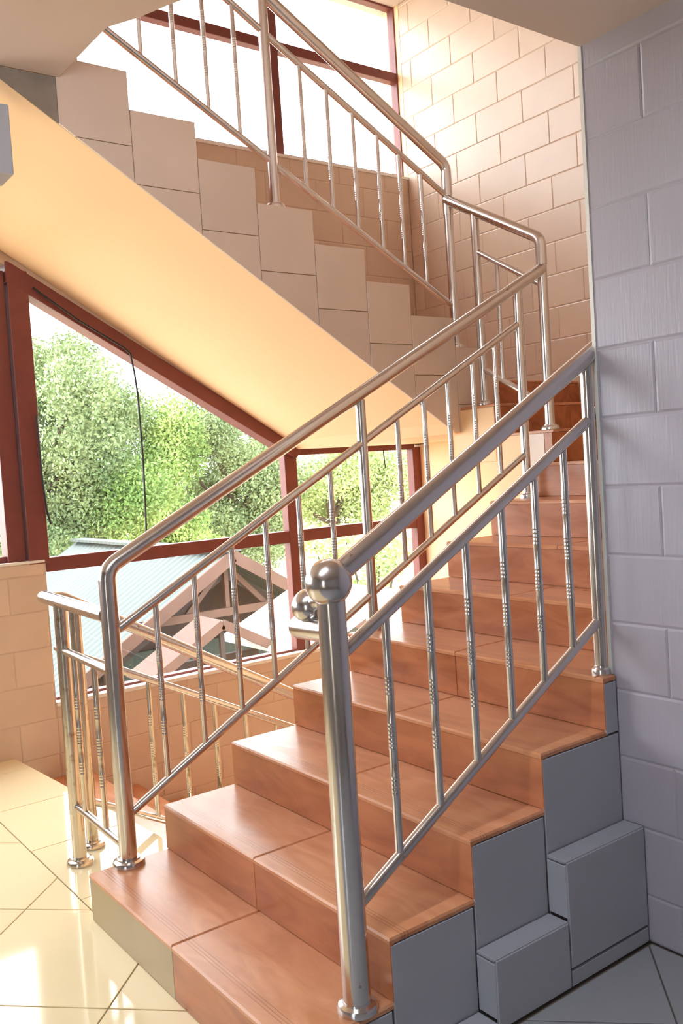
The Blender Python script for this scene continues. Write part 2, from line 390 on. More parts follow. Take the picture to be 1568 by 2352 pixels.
# ------------------------------------------------------------------ windows
FXc = -2.17
def sc_(y, z):      # frame members sit a little behind the wall face
    k = 1.0158; return (-1.0205 + (y + 1.0205) * k, 1.472 + (z - 1.472) * k)
def bar(y0, y1, z0, z1, name, parent, x0=FXc - 0.035, x1=FXc + 0.03):
    (a, b), (c, d) = sc_(y0, z0), sc_(y1, z1)
    e = 0.004 if (d - b) > (c - a) else 0.0
    return MB().box(x0 - e, x1 + e, a, c, b, d).build(name, M_FRAME, parent, bevel=0.004)
def pane(poly, parent):
    pts = [sc_(*p) for p in poly]
    return MB().prism(pts, 'X', FXc - 0.004, FXc + 0.002).build('pane', M_GLASS, parent)
w1 = empty('window_1', (FXc, 0.6, 0.25)); tag(w1, 'lower brown framed window under the slanting stair soffit', 'window', kind='structure')
bar(0.505, 0.615, 1.06, 2.66, 'mullion', w1, FXc - 0.06, FXc + 0.08)
bar(0.40, 0.498, 1.06, 2.66, 'mullion', w1, FXc - 0.06, FXc + 0.05)
bar(-3.8, 0.41, 1.06, 1.115, 'bottom_rail', w1)
bar(-3.8, 0.41, 2.62, 2.70, 'head', w1)
bar(-1.2, -1.1, 1.1, 2.66, 'mullion', w1)
bar(-2.6, -2.5, 1.1, 2.66, 'mullion', w1)
bar(0.61, 3.44, 1.005, 1.085, 'transom', w1)
bar(2.232, 2.328, 0.25, 1.64, 'mullion', w1)
bar(3.355, 3.43, 0.25, 1.60, 'jamb', w1)
bar(0.61, 3.44, 0.25, 0.295, 'bottom_rail', w1)
bar(2.30, 3.38, 1.585, 1.64, 'head', w1)
dg = [sc_(*p) for p in [(0.50, 2.60), (2.30, 1.565), (2.33, 1.60), (2.32, 1.645), (0.52, 2.705), (0.50, 2.705)]]
MB().prism(dg, 'X', FXc - 0.04, FXc + 0.085).build('sloping_head', M_FRAME, w1, bevel=0.004)
pane([(0.41, 1.115), (0.41, 2.63), (-1.1, 2.63), (-1.1, 1.115)], w1)
pane([(-1.2, 1.115), (-1.2, 2.63), (-2.5, 2.63), (-2.5, 1.115)], w1)
pane([(0.612, 0.27), (2.235, 0.27), (2.235, 1.01), (0.612, 1.01)], w1)
pane([(0.612, 1.08), (2.235, 1.08), (2.235, 1.62), (0.612, 2.57)], w1)
pane([(2.325, 0.27), (3.36, 0.27), (3.36, 1.01), (2.325, 1.01)], w1)
pane([(2.325, 1.08), (3.36, 1.08), (3.36, 1.59), (2.325, 1.59)], w1)
w2 = empty('window_2', (FXc, 2.0, 3.57)); tag(w2, 'tall bright upper window above the second flight', 'window', kind='structure')
bar(-1.0, 3.46, 4.245, 4.31, 'transom', w2)
bar(3.42, 3.485, 3.56, 4.80, 'jamb', w2)
bar(2.33, 2.395, 3.56, 4.80, 'mullion', w2)
bar(-1.05, -0.95, 3.56, 4.80, 'mullion', w2)
bar(-1.0, 3.46, 4.765, 4.83, 'head', w2)
bar(-1.0, 3.46, 3.55, 3.58, 'bottom_rail', w2)
for a, b in ((-0.95, 2.33), (2.395, 3.42)):
    pane([(a, 3.58), (b, 3.58), (b, 4.25), (a, 4.25)], w2); pane([(a, 4.31), (b, 4.31), (b, 4.77), (a, 4.77)], w2)

# ------------------------------------------------------------------ lower flight (flight 1)
st1 = empty('staircase', (0.6, 0, 0)); tag(st1, 'terracotta tiled lower flight rising from the cream floor', 'staircase')
prof = [(0.006, -0.01), (0.9, -0.01), (2.5, 1.18), (YB - 0.005, 1.18), (YB - 0.005, 9*H - 0.012), (8*G + 0.01, 9*H - 0.012)]
for i in range(8, 0, -1):
    prof += [(i*G + 0.01, i*H - 0.012), ((i-1)*G + 0.01, i*H - 0.012)]
MB().prism(prof, 'X', 0.004, W - 0.022).build('concrete_body', M_CREAM, st1)
TJ = 0.632
for i in range(1, 10):
    y0, y1 = (i-1)*G, i*G
    xr = W if i <= 4 else 1.24
    j = TJ if i % 2 else TJ - 0.01
    jr = j if i not in (6, 7) else 0.915
    if i < 9:
        tile('tread', rect(0.0, j, y0, y1 + 0.012), '+Z', i*H, 0.014, M_TREAD, st1, 0.0025, 0.005)
        tile('tread', rect(j, xr, y0, y1 + 0.012), '+Z', i*H, 0.014, M_TREAD, st1, 0.0025, 0.005)
    else:
        for a0, a1 in ((0.07, j), (j, 1.24)):
            for b0, b1 in ((y0, 2.7), (2.7, 3.1), (3.1, 3.495)):
                tile('tread', rect(a0, a1, b0, b1), '+Z', i*H, 0.014, M_TREAD, st1, 0.0025, 0.005)
    for k, (a0, a1) in enumerate(((0.0, jr), (jr, xr))):
        mm = M_OLDRISER if (i == 1 and k == 0) else M_RISER
        tile('riser', rect(a0, W if (k == 1 and i == 5) else a1, (i-1)*H + 0.0005, i*H - 0.0135), '-Y', y0 + 0.003, 0.012, mm, st1, 0.0015, 0.0015)
# tiled right side, stepped, and the stepped skirting ledge
MB().prism([(0.02, 0.0), (1.216, 0.0), (1.216, 0.78), (4*G + 0.02, 0.78), (4*G + 0.02, 0.62), (3*G + 0.02, 4*H - 0.02), (3*G+0.02, 3*H-0.02), (2*G + 0.02, 3*H - 0.02), (2*G+0.02, 2*H-0.02), (G + 0.02, 2*H - 0.02), (G+0.02, H-0.02), (0.02, H - 0.02)], 'X', W - 0.022, W - 0.008).build('side_backing', M_DARKJ, st1)
for i in range(1, 5):
    y0, y1 = (i-1)*G, (i*G if i < 4 else 1.216)
    tile('side_tile', rect(y0 + 0.001, y1, 0.001, i*H - 0.0145), '+X', W, 0.009, M_SIDE, st1, 0.0065, 0.0015)
tile('side_tile', rect(4*G + 0.001, 1.216, 4*H - 0.0145, 5*H - 0.0145), '+X', W, 0.009, M_SIDE, st1, 0.0065, 0.0015)
tile('tread', rect(1.24, W, 4*G, 1.214), '+Z', 5*H, 0.014, M_TREAD, st1, 0.0005, 0.003)
st1b = empty('stepped_plinth', (W + 0.04, 0.7, 0)); tag(st1b, 'stepped grey tiled plinth along the right side of the lower flight', 'plinth')
XL = 1.343
MB().prism([(0.30, 0.0), (1.214, 0.0), (1.214, 0.346), (0.868, 0.346), (0.868, 0.18), (0.578, 0.18), (0.578, 0.018), (0.30, 0.018)], 'X', W + 0.001, XL - 0.008).build('plinth_core', M_DARKJ, st1b)
for (a, b, z0, z1) in ((0.860, 1.215, 0.052, 0.354), (0.860, 1.215, 0.001, 0.050), (0.570, 0.860, 0.001, 0.188), (0.29, 0.570, 0.001, 0.024)):
    tile('plinth_tile', rect(a, b, z0, z1), '+X', XL, 0.009, M_SIDE, st1b, 0.006, 0.0015)
for (a, b, z) in ((0.860, 1.215, 0.356), (0.570, 0.860, 0.190), (0.29, 0.570, 0.026)):
    tile('cap_tile', rect(W + 0.001, XL, a, b), '+Z', z, 0.009, M_SIDE, st1b, 0.006, 0.0015)
for (y, z0, z1) in ((0.860, 0.192, 0.346), (0.570, 0.028, 0.18)):
    tile('plinth_end', rect(W + 0.001, XL - 0.001, z0, z1), '-Y', y, 0.008, M_SIDE, st1b, 0.006, 0.0015)

# ------------------------------------------------------------------ turning steps between the flights
st2 = empty('staircase', (-0.3, 2.9, 1.44)); tag(st2, 'three short terracotta turning steps against the back wall', 'staircase')
MB().prism([(0.055, 1.19), (0.055, 1.588), (-0.308, 1.588), (-0.308, 1.748), (-0.618, 1.748), (-0.618, 1.56)], 'Y', 2.408, YB - 0.005).build('concrete_body', M_CREAM, st2)
for (x0, x1, z) in ((-0.31, 0.075, 1.6), (-0.63, -0.30, 1.76)):
    for b0, b1 in ((2.4, 2.72), (2.72, 3.12), (3.12, 3.495)):
        tile('tread', rect(x0, x1, b0, b1), '+Z', z, 0.013, M_TREAD, st2, 0.0025, 0.003)
for (x, z0, z1) in ((0.068, 1.4405, 1.587), (-0.303, 1.6005, 1.747), (-0.633, 1.7605, 1.907)):
    for b0, b1 in ((2.4 if x > -0.5 else 2.69, 3.0), (3.0, 3.495)):
        tile('riser', rect(b0, b1, z0, z1), '+X', x, 0.012, M_RISER, st2, 0.0015, 0.0015)
for (x0, x1, z0, z1) in ((-0.605, -0.305, 1.46, 1.746), (-0.305, -0.085, 1.28, 1.586), (-0.085, 0.018, 1.20, 1.586)):
    tile('front_tile', rect(x0, x1, z0, z1), '-Y', 2.4, 0.008, M_CREAM if x1 < 0 else M_STRING, st2, 0.003, 0.0015)
tile('riser', rect(0.018, 0.068, 1.4405, 1.586), '-Y', 2.4, 0.008, M_RISER, st2, 0.0015, 0.0015)

# ------------------------------------------------------------------ upper flight (flight 2)
st3 = empty('staircase', (-1.3, 1.5, 1.7)); tag(st3, 'upper flight with beige tiled side and smooth peach soffit', 'staircase')
prof = [(0.02, 3.081), (0.02, 3.30), (YB2[0] + 0.01, 3.30)]
for k in range(8):
    prof += [(YB2[k] + 0.005, TOP2[k] - 0.012), (YB2[k+1] - 0.012, TOP2[k] - 0.012)]
prof += [(2.69 - 0.012, 1.625), (2.36, 1.625), (2.30, soff(2.27))]
MB().prism(prof, 'X', XW + 0.003, XS - 0.012).build('concrete_body', M_CREAM, st3)
MB().prism([(0.02, 3.081), (0.309, 3.081), (0.309, soff(0.309) + 0.004), (0.03, 3.078)], 'X', XS - 0.012, XS - 0.004).build('shaded_tile', M_SHADED, st3)  # stringer tile in shadow, the shade put into its colour
MB().box(XW + 0.003, -0.646, 2.69 - 0.012, YB - 0.005, 1.625, 1.908).build('landing_body', M_CREAM, st3)
for k in range(8):
    a, b, t = YB2[k], YB2[k+1], TOP2[k]
    jz = t - 0.306
    tile('side_tile', [p for p in clip(rect(a, b, max(jz, 1.5), t), -0.624, -1, -(3.038 + 0.624*0.093))], '+X', XS, 0.011, M_STRING, st3, 0.003, 0.0015)
    P = clip(rect(a, b, 1.45, jz), -0.624, -1, -(3.038 + 0.624*0.093))
    if k >= 6: P = clip(P, 0, -1, -1.63)
    if len(P) >= 3: tile('side_tile', P, '+X', XS, 0.011, M_STRING, st3, 0.003, 0.0015)
    tile('tread', rect(XW + 0.004, XS - 0.002, a - 0.0, b), '+Z', t, 0.012, M_TREAD, st3, 0.0025, 0.003)
    tile('riser', rect(XW + 0.004, XS - 0.002, t - 0.1545, t - 0.0125), '+Y', b - 0.001, 0.011, M_RISER, st3, 0.0015, 0.0015)
for a0, a1 in ((XW + 0.004, -1.36), (-1.36, -0.632)):
    tile('tread', rect(a0, a1, 2.69, YB - 0.005), '+Z', 1.92, 0.012, M_TREAD, st3, 0.0025, 0.003)

# ------------------------------------------------------------------ descending flight (left, below the floor)
st4 = empty('staircase', (-1.3, 0.5, -0.2)); tag(st4, 'terracotta flight going down beside the window wall', 'staircase')
prof = [(0.50, -0.23), (0.50, -H - 0.012)]
YD = 0.485
for i in range(1, 9):
    prof += [(YD + i*G - 0.012, -i*H - 0.012), (YD + i*G - 0.012, -(i+1)*H - 0.012)]
prof += [(YB - 0.01, -9*H - 0.012), (YB - 0.01, -9*H - 0.2), (YD + 8*G, -9*H - 0.2)]
MB().prism(prof, 'X', XW + 0.003, -0.50).build('concrete_body', M_CREAM, st4)
for i in range(1, 9):
    for a0, a1 in ((XW + 0.004, -1.3), (-1.3, -0.49)):
        tile('tread', rect(a0, a1, YD + (i-1)*G, YD + i*G), '+Z', -i*H, 0.012, M_TREAD, st4, 0.0025, 0.003)
        tile('riser', rect(a0, a1, -(i+1)*H + 0.0005, -i*H - 0.0125), '+Y', YD + i*G - 0.001, 0.011, M_RISER, st4, 0.0015, 0.0015)

# ------------------------------------------------------------------ railings
def flange(p, name, parent, r=0.052, m=M_CHROME):
    prof = [(r, 0), (r, 0.010), (r * 0.93, 0.017), (r * 0.72, 0.021), (r * 0.70, 0.026), (r*0.5, 0.026)]
    return MB().lathe(prof, p, 28).build(name, m, parent, True, loc=Vector((0, 0, 0)) if parent.type == 'MESH' else None)
def post(p, z1, r, parent, m=M_CHROME, name='newel_post'):
    return MB().tube([p, (p[0], p[1], z1)], r, 28).build(name, m, parent, True)
BALC = {}
def baluster(x, y, z0, z1, r, parent, m=M_CHROME, name='baluster'):
    L = z1 - z0; key = (round(L, 2), r, m.name); me = BALC.get(key)
    if me is None:
        L = key[0]; prof = [(r, 0)]
        for (f0, f1) in ((0.25, 0.34), (0.44, 0.56), (0.66, 0.75)):
            a, b = L * (1 - f1), L * (1 - f0); n = max(3, int((b - a) / 0.0095)); st = (b - a) / n
            grp = []
            for q in range(n):
                z = a + q * st
                grp += [(r, z), (r * 1.06, z + st * 0.25), (r * 1.06, z + st * 0.6), (r, z + st * 0.85)]
            prof.append(grp)
        flat = [prof[0]]
        for grp in prof[:0:-1]: flat += grp
        flat.append((r, L))
        flat[0] = (r, 0); flat = [flat[0]] + sorted(flat[1:], key=lambda t: t[1])
        o = MB().lathe(flat, (0, 0, 0), 14).build(name, m, None, True, autosm=50)
        me = o.data; BALC[key] = me
    else:
        o = bpy.data.objects.new(name, me); COL.objects.link(o)
    o.parent = parent; o.location = Vector((x, y, z0)) - parent.location
    return o
def arc(p0, p1, p2, r, n=8):
    """round the corner p0-p1-p2 with radius r"""
    p0, p1, p2 = Vector(p0), Vector(p1), Vector(p2); a = (p0 - p1).normalized(); b = (p2 - p1).normalized()
    ang = a.angle(b); d = r / math.tan(ang / 2); c = p1 + (a + b).normalized() * (r / math.sin(ang / 2))
    s, e = p1 + a * d - c, p1 + b * d - c; th = s.angle(e); out = []
    for i in range(n + 1):
        t = i / n; out.append(c + (s * math.sin((1 - t) * th) + e * math.sin(t * th)) / math.sin(th))
    return out
def rod(p, q, r, name, parent, m=M_CHROME, n=16): return MB().tube([p, q], r, n).build(name, m, parent, True)

# -- rail A: left side of the lower flight
XA = 0.028
hA = lambda y: 1.130 + 0.537 * (y - 0.112)
mA = lambda y: 0.970 + 0.5415 * (y - 0.151)
lA = lambda y: 0.340 + 0.5515 * (y - 0.168)
ra = empty('stair_railing', (XA, 0.135, H)); tag(ra, 'steel railing up the left side of the lower flight, bent newel at its foot', 'railing', 'stainless stair railings')
pts = [(XA, 0.135, H + 0.02)] + arc((XA, 0.135, H), (XA, 0.135, hA(0.135) + 0.045), (XA, 2.43, hA(2.43)), 0.07, 10) + [(XA, 2.436, hA(2.436))]
MB().tube(pts, [0.0305] * 3 + [0.030, 0.030, 0.0295, 0.029, 0.029, 0.0285, 0.028, 0.028, 0.028] + [0.028], 28).build('handrail', M_CHROME, ra, True)
flange((XA, 0.135, H), 'base_flange', ra, 0.056)
rod((XA, 0.15, mA(0.15)), (XA, 2.25, mA(2.25)), 0.0165, 'middle_rail', ra)
rod((XA, 0.15, lA(0.15)), (XA, 2.25, lA(2.25)), 0.0150, 'bottom_rail', ra)
for y, z in ((1.27, 5*H), (2.25, 8*H)):
    pp = post((XA, y, z), hA(y), 0.021, ra, name='post'); flange((XA, y, z), 'base_flange', pp, 0.040)
pp = post((XA, 2.436, 10*H), 2.47, 0.0245, ra, name='post'); flange((XA, 2.436, 10*H), 'base_flange', pp, 0.046)
for y in (0.304, 0.460, 0.622, 0.776, 0.935, 1.094, 1.463, 1.62, 1.768, 1.928, 2.077):
    baluster(XA, y, lA(y), mA(y), 0.0108, ra)

# -- rail B: right side, with the ball newel
XB = 1.226
hB = lambda y: 1.242 + 0.555 * (y - 0.271)
mB = lambda y: 1.041 + 0.5605 * (y - 0.255)
lB = lambda y: 0.424 + 0.571 * (y - 0.257)
rb = empty('stair_railing', (XB, 0.21, H)); tag(rb, 'steel railing at the right with a ball topped newel nearest the viewer', 'railing', 'stainless stair railings')
pp = post((XB, 0.212, H), 1.165, 0.0345, rb); flange((XB, 0.212, H), 'base_flange', pp, 0.050)
ball = []
for i in range(19):
    a = -math.pi / 2 + math.pi * i / 18; ball.append((max(0.0005, 0.057 * math.cos(a)), 0.057 * math.sin(a)))
MB().lathe(ball, (XB, 0.208, 1.206), 32).build('ball_finial', M_CHROME, pp, True, loc=Vector((0, 0, 0)))
rt = MB().tube([(XB - 0.01, 0.212, 1.088), (1.085, 0.212, 1.084), (1.072, 0.212, 1.084), (1.064, 0.212, 1.084), (1.060, 0.212, 1.084)], [0.030, 0.030, 0.027, 0.017, 0.003], 24)
eb = []
for i in range(15):
    a = -math.pi / 2 + math.pi * i / 14; eb.append((max(0.0005, 0.046 * math.cos(a)), 0.044 * math.sin(a)))
rt.lathe(eb, (1.118, 0.222, 1.138), 24)
rt.tube([(1.118, 0.222, 1.148), (XB - 0.005, 0.212, 1.165)], 0.024, 20)
rt.build('rail_return', M_CHROME, rb, True)
rod((XB, 0.235, hB(0.235)), (XB, 1.50, hB(1.50)), 0.027, 'handrail', rb, n=28)
rod((XB, 0.225, mB(0.225)), (XB, 1.50, mB(1.50)), 0.0165, 'middle_rail', rb, n=24)
rod((XB, 0.225, lB(0.225)), (XB, 1.21, lB(1.21)), 0.0150, 'bottom_rail', rb, n=24)
pp = post((XB, 1.203, 5*H), hB(1.203), 0.0195, rb, name='post'); flange((XB, 1.203, 5*H), 'base_flange', pp, 0.030)
for y in (0.373, 0.519, 0.662, 0.806, 0.945, 1.078):
    baluster(XB, y, lB(y), mB(y), 0.0108, rb)

# -- rail C: level guard at the floor edge
rc = empty('guard_railing', (-0.48, 0.138, 0)); tag(rc, 'short level steel guard railing at the floor edge by the foot of the stairs', 'railing', 'stainless stair railings')
YC = 0.138
hp = [(-0.02, YC, 1.022), (-0.60, YC, 1.035)]
for i in range(0, 6): hp.append((-0.66 - 0.028 * math.sin(i / 5 * math.pi / 2), YC, 1.036))
MB().tube(hp, [0.026] * 3 + [0.0255, 0.0235, 0.019, 0.012, 0.004], 24).build('handrail', M_CHROME, rc, True)
rod((-0.55, YC, 0.845), (0.0, YC, 0.825), 0.0160, 'middle_rail', rc)
rod((-0.48, YC, 0.230), (0.0, YC, 0.214), 0.0150, 'bottom_rail', rc)
pp = post((-0.48, YC, 0), 1.03, 0.0265, rc, M_OLDCHROME); flange((-0.48, YC, 0), 'base_flange', pp, 0.052, M_OLDCHROME)
for x in (-0.372, -0.17): baluster(x, YC, 0.225, 0.835, 0.0112, rc, M_OLDCHROME)
# -- rail C2: descending
XC = -0.607
hC = lambda y: 0.910 - 0.572 * (y - 0.398)
mC = lambda y: 0.702 - 0.520 * (y - 0.402)
lC = lambda y: 0.132 - 0.535 * (y - 0.340)
rd = empty('stair_railing', (XC, 0.238, 0)); tag(rd, 'steel railing running down beside the descending flight by the window', 'railing', 'stainless stair railings')
MB().tube([(XC, 0.15, 1.033)] + arc((XC, 0.15, 1.033), (XC, 0.19, 1.033), (XC, 2.4, hC(2.4)), 0.06, 5) + [(XC, 2.4, hC(2.4))], 0.0255, 24).build('handrail', M_CHROME, rd, True)
rod((XC, 0.238, mC(0.238)), (XC, 2.4, mC(2.4)), 0.0160, 'middle_rail', rd)
rod((XC, 0.238, lC(0.238)), (XC, 2.4, lC(2.4)), 0.0150, 'bottom_rail', rd)
pp = post((XC, 0.238, 0), hC(0.238), 0.0245, rd, M_OLDCHROME); flange((XC, 0.238, 0), 'base_flange', pp, 0.05, M_OLDCHROME)
for y in (0.375, 0.530, 0.685, 0.835, 0.99, 1.15, 1.31, 1.47, 1.63): baluster(XC, y, lC(y), mC(y), 0.0108, rd, M_OLDCHROME)
post((XC, 1.80, -5*H), hC(1.80), 0.021, rd, name='post')
# -- rail E: over the turning steps
YE = 2.436
hE = lambda x: 2.515 - 0.585 * (x - 0.028)
mE = lambda x: 2.561 - 0.606 * (x + 0.401)
lE = lambda x: 1.945 - 0.553 * (x + 0.393)
re_ = empty('stair_railing', (-0.4, YE, 11*H)); tag(re_, 'short steel railing sloping over the turning steps', 'railing', 'stainless stair railings')
pts = [(XA, YE, 2.40)] + arc((XA, YE, 2.40), (XA, YE, hE(XA) + 0.01), (-0.6, YE, hE(-0.6)), 0.06, 8) + [(-0.60, YE, hE(-0.6))]
MB().tube(pts, 0.0275, 24).build('handrail', M_CHROME, re_, True)
rod((-0.4, YE, mE(-0.4)), (XA, YE, mE(XA)), 0.0150, 'middle_rail', re_)
rod((-0.4, YE, lE(-0.4)), (XA, YE, lE(XA)), 0.0145, 'bottom_rail', re_)
pp = post((-0.402, YE, 11*H), hE(-0.402), 0.0225, re_, name='post'); flange((-0.402, YE, 11*H), 'base_flange', pp, 0.040)
for x in (-0.262, -0.118): baluster(x, YE, lE(x), mE(x), 0.0108, re_)
# -- rail D: upper flight
XD = -0.60
hD = lambda y: 3.115 + 0.567 * (2.343 - y)
mD = lambda y: 2.910 + 0.551 * (2.421 - y)
lD = lambda y: 2.320 + 0.548 * (2.422 - y)
rf = empty('stair_railing', (XD, 2.44, 2.085)); tag(rf, 'steel railing climbing the upper flight in front of the bright window', 'railing', 'stainless stair railings')
YD0 = 2.443
pts = [(XD, YD0, 2.80)] + arc((XD, YD0, 2.80), (XD, YD0, hD(YD0) + 0.005), (XD, 0.40, hD(0.40)), 0.06, 8) + [(XD, 0.40, hD(0.40))]
MB().tube(pts, 0.0275, 24).build('handrail', M_CHROME, rf, True)
rod((XD, YD0, mD(YD0)), (XD, 0.40, mD(0.40)), 0.0155, 'middle_rail', rf)
rod((XD, YD0, lD(YD0)), (XD, 0.40, lD(0.40)), 0.0155, 'bottom_rail', rf)
pp = post((XD, YD0, TOP2[7]), 2.86, 0.0245, rf, name='post'); flange((XD, YD0, TOP2[7]), 'base_flange', pp, 0.046)
pp = post((XD, 1.332, TOP2[3]), hD(1.332), 0.0245, rf, name='post'); flange((XD, 1.332, TOP2[3]), 'base_flange', pp, 0.046)
post((XD, 0.40, TOP2[0]), hD(0.40), 0.0245, rf, name='post')
for y in (0.55, 0.705, 0.862, 1.014, 1.168, 1.519, 1.670, 1.822, 1.973, 2.112, 2.257): baluster(XD, y, lD(y), mD(y), 0.0108, rf)

# ------------------------------------------------------------------ cables and the small box
def cable(pts, r, label):
    o = MB().tube(pts, r, 8).build('cable', M_CABLE, None, True); return tag(o, label, 'cable')
cx_ = -2.065
cable([(cx_, 0.66, 2.585), (cx_, 0.9, 2.42), (cx_, 1.17, 2.268), (cx_, 1.205, 2.235), (cx_, 1.222, 2.13), (cx_, 1.233, 2.0), (cx_, 1.237, 1.62), (cx_, 1.228, 1.3), (cx_, 1.222, 1.15)], 0.006, 'thin black cable hanging from the sloping window head across the glass')
cable([(cx_, 0.622, 1.88), (cx_, 0.624, 1.75), (cx_, 0.626, 1.55), (cx_, 0.638, 1.36), (cx_, 0.655, 1.27)], 0.006, 'short black cable beside the brown window post')
cable([(cx_, 3.085, 1.60), (cx_, 3.087, 1.54), (cx_, 3.095, 1.46)], 0.004, 'tiny wire dangling from the head of the small right pane')
bxo = empty('junction_box', (-0.62, 0.06, 2.82)); tag(bxo, 'pale grey box fixed under the stair soffit at the left edge', 'box')
MB().box(-0.72, -0.56, -0.14, 0.122, 2.68, 2.945).build('casing', M_SIDE, bxo, bevel=0.006)
MB().box(-0.66, -0.62, -0.05, -0.01, 2.945, 3.083).build('bracket', M_SIDE, bxo)

# ------------------------------------------------------------------ outside
M_GROUND = mat('dry_ground', srgb(206, 188, 160), 0.9, var=0.25, scale=0.3)
M_ROOF = mat('grey_green_roof_sheet', srgb(76, 84, 81), 0.55, var=0.12, scale=0.6)
def trough_shade(m, pitch):  # light and dark of the corrugation put into the colour as stripes
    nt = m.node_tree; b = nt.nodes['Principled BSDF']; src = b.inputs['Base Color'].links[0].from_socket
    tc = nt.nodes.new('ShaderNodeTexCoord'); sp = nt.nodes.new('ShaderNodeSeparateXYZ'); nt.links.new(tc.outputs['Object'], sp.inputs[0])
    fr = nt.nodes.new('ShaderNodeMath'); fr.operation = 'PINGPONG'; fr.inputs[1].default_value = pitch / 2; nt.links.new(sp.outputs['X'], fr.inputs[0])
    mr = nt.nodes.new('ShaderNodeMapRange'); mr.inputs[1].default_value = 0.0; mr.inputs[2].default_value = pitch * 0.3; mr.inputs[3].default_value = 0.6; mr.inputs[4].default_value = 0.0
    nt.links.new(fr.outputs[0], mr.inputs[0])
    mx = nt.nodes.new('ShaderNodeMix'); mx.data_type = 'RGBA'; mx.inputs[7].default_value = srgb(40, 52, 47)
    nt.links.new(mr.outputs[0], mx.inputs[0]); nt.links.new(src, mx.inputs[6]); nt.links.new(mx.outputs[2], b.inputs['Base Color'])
trough_shade(M_ROOF, 0.2)
M_WOOD = mat('roof_timber', srgb(92, 64, 52), 0.7, var=0.2, scale=3)
M_WOODD = mat('dark_timber', srgb(54, 42, 40), 0.8, var=0.2, scale=3)
M_TEAL = mat('teal_wall', srgb(50, 64, 60), 0.8, var=0.2, scale=1)
M_WHITESHEET = mat('white_roof_sheet', srgb(200, 198, 194), 0.6, var=0.05)
M_BARK = mat('bark', srgb(84, 72, 62), 0.9, var=0.3, scale=4)
ground = tag(MB().box(-120, 60, -80, 100, -3.4, -3.2).build('ground', M_GROUND), 'pale dry yard outside below the windows', 'ground', kind='structure')
can = tag(MB().box(-3.35, -2.29, -1.0, 3.2, -0.16, -0.04).build('canopy', M_WHITESHEET, None, bevel=0.01), 'flat white concrete canopy just outside under the window sill', 'canopy')

def corrugated(name, m, parent, p00, p10, p01, amp, pitch):
    """sheet spanned by p00->p10 (along the ridge) and p00->p01 (down the slope); waves run along the ridge"""
    p00, p10, p01 = Vector(p00), Vector(p10), Vector(p01); u = p10 - p00; v = p01 - p00; nn = u.cross(v).normalized()
    if nn.z < 0: nn = -nn
    n = int(u.length / pitch) * 4; vs = []; fs = []
    for i in range(n + 1):
        o = nn * amp * math.sin(i * math.pi / 2)
        q = p00 + u * (i / n)
        vs += [q + o, q + v + o, q + o - nn * 0.006, q + v + o - nn * 0.006]
    for i in range(n):
        a = 4 * i; fs += [(a, a+1, a+5, a+4), (a+2, a+6, a+7, a+3), (a+1, a+3, a+7, a+5), (a, a+4, a+6, a+2)]
    fs += [(0, 2, 3, 1), (4*n, 4*n+1, 4*n+3, 4*n+2)]
    return MB().add(vs, fs).build(name, m, parent, True, autosm=80)
def beam(p, q, w, h, name, m, parent):
    p, q = Vector(p), Vector(q); t = (q - p).normalized(); s = t.cross(Vector((0, 0, 1)))
    s = s.normalized() if s.length > 1e-4 else Vector((1, 0, 0)); u = s.cross(t)
    vs = []
    for c in (p, q):
        for a, b in ((-1, -1), (1, -1), (1, 1), (-1, 1)): vs.append(c + s * a * w / 2 + u * b * h / 2)
    return MB().add(vs, [(3, 2, 1, 0), (4, 5, 6, 7), (0, 1, 5, 4), (1, 2, 6, 5), (2, 3, 7, 6), (3, 0, 4, 7)]).build(name, m, parent)
hs = empty('house', (-13, 5.9, -3.2)); tag(hs, 'low house with grey green corrugated roof and open timber gable', 'house')
AY, AZ, GX, EX, hw, rs = 5.66, 0.33, -9.0, -15.5, 2.9, 0.6
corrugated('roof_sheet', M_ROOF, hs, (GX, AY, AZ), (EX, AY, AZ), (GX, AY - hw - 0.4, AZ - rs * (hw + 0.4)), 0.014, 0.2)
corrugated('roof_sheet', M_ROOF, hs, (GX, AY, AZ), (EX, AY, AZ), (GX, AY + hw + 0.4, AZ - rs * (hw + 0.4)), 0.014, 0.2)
beam((GX + 0.05, AY, AZ + 0.03), (EX, AY, AZ + 0.03), 0.3, 0.05, 'ridge_cap', M_ROOF, hs)
for s in (-1, 1):
    beam((GX + 0.04, AY, AZ - 0.06), (GX + 0.04, AY + s * (hw + 0.4), AZ - 0.06 - rs * (hw + 0.4)), 0.05, 0.18, 'barge_board', M_WOOD, hs)
    beam((GX - 0.3, AY, AZ - 0.35), (GX - 0.3, AY + s * hw * 0.8, AZ - 0.35 - rs * hw * 0.8), 0.06, 0.10, 'rafter', M_WOODD, hs)
    beam((GX - 0.25, AY + s * 0.75, AZ - 0.95), (GX - 0.25, AY + s * 0.15, AZ - 0.35), 0.05, 0.08, 'truss_web', M_WOOD, hs)
    beam((GX - 0.25, AY + s * 2.0, -3.2), (GX - 0.25, AY + s * 2.0, AZ - 1.25), 0.14, 0.14, 'post', M_WOODD, hs)
beam((GX - 0.2, AY - 1.5, AZ - 0.92), (GX - 0.2, AY + 1.5, AZ - 0.92), 0.06, 0.12, 'tie_beam', M_WOOD, hs)
beam((GX - 0.25, AY, AZ - 1.0), (GX - 0.25, AY, AZ - 0.2), 0.07, 0.07, 'king_post', M_WOOD, hs)
MB().prism([(AY - 2.5, -3.2), (AY + 2.5, -3.2), (AY + 2.5, AZ - 1.55), (AY, AZ - 0.12), (AY - 2.5, AZ - 1.55)], 'X', GX - 1.5, GX - 1.3).build('gable_wall', M_WOODD, hs)
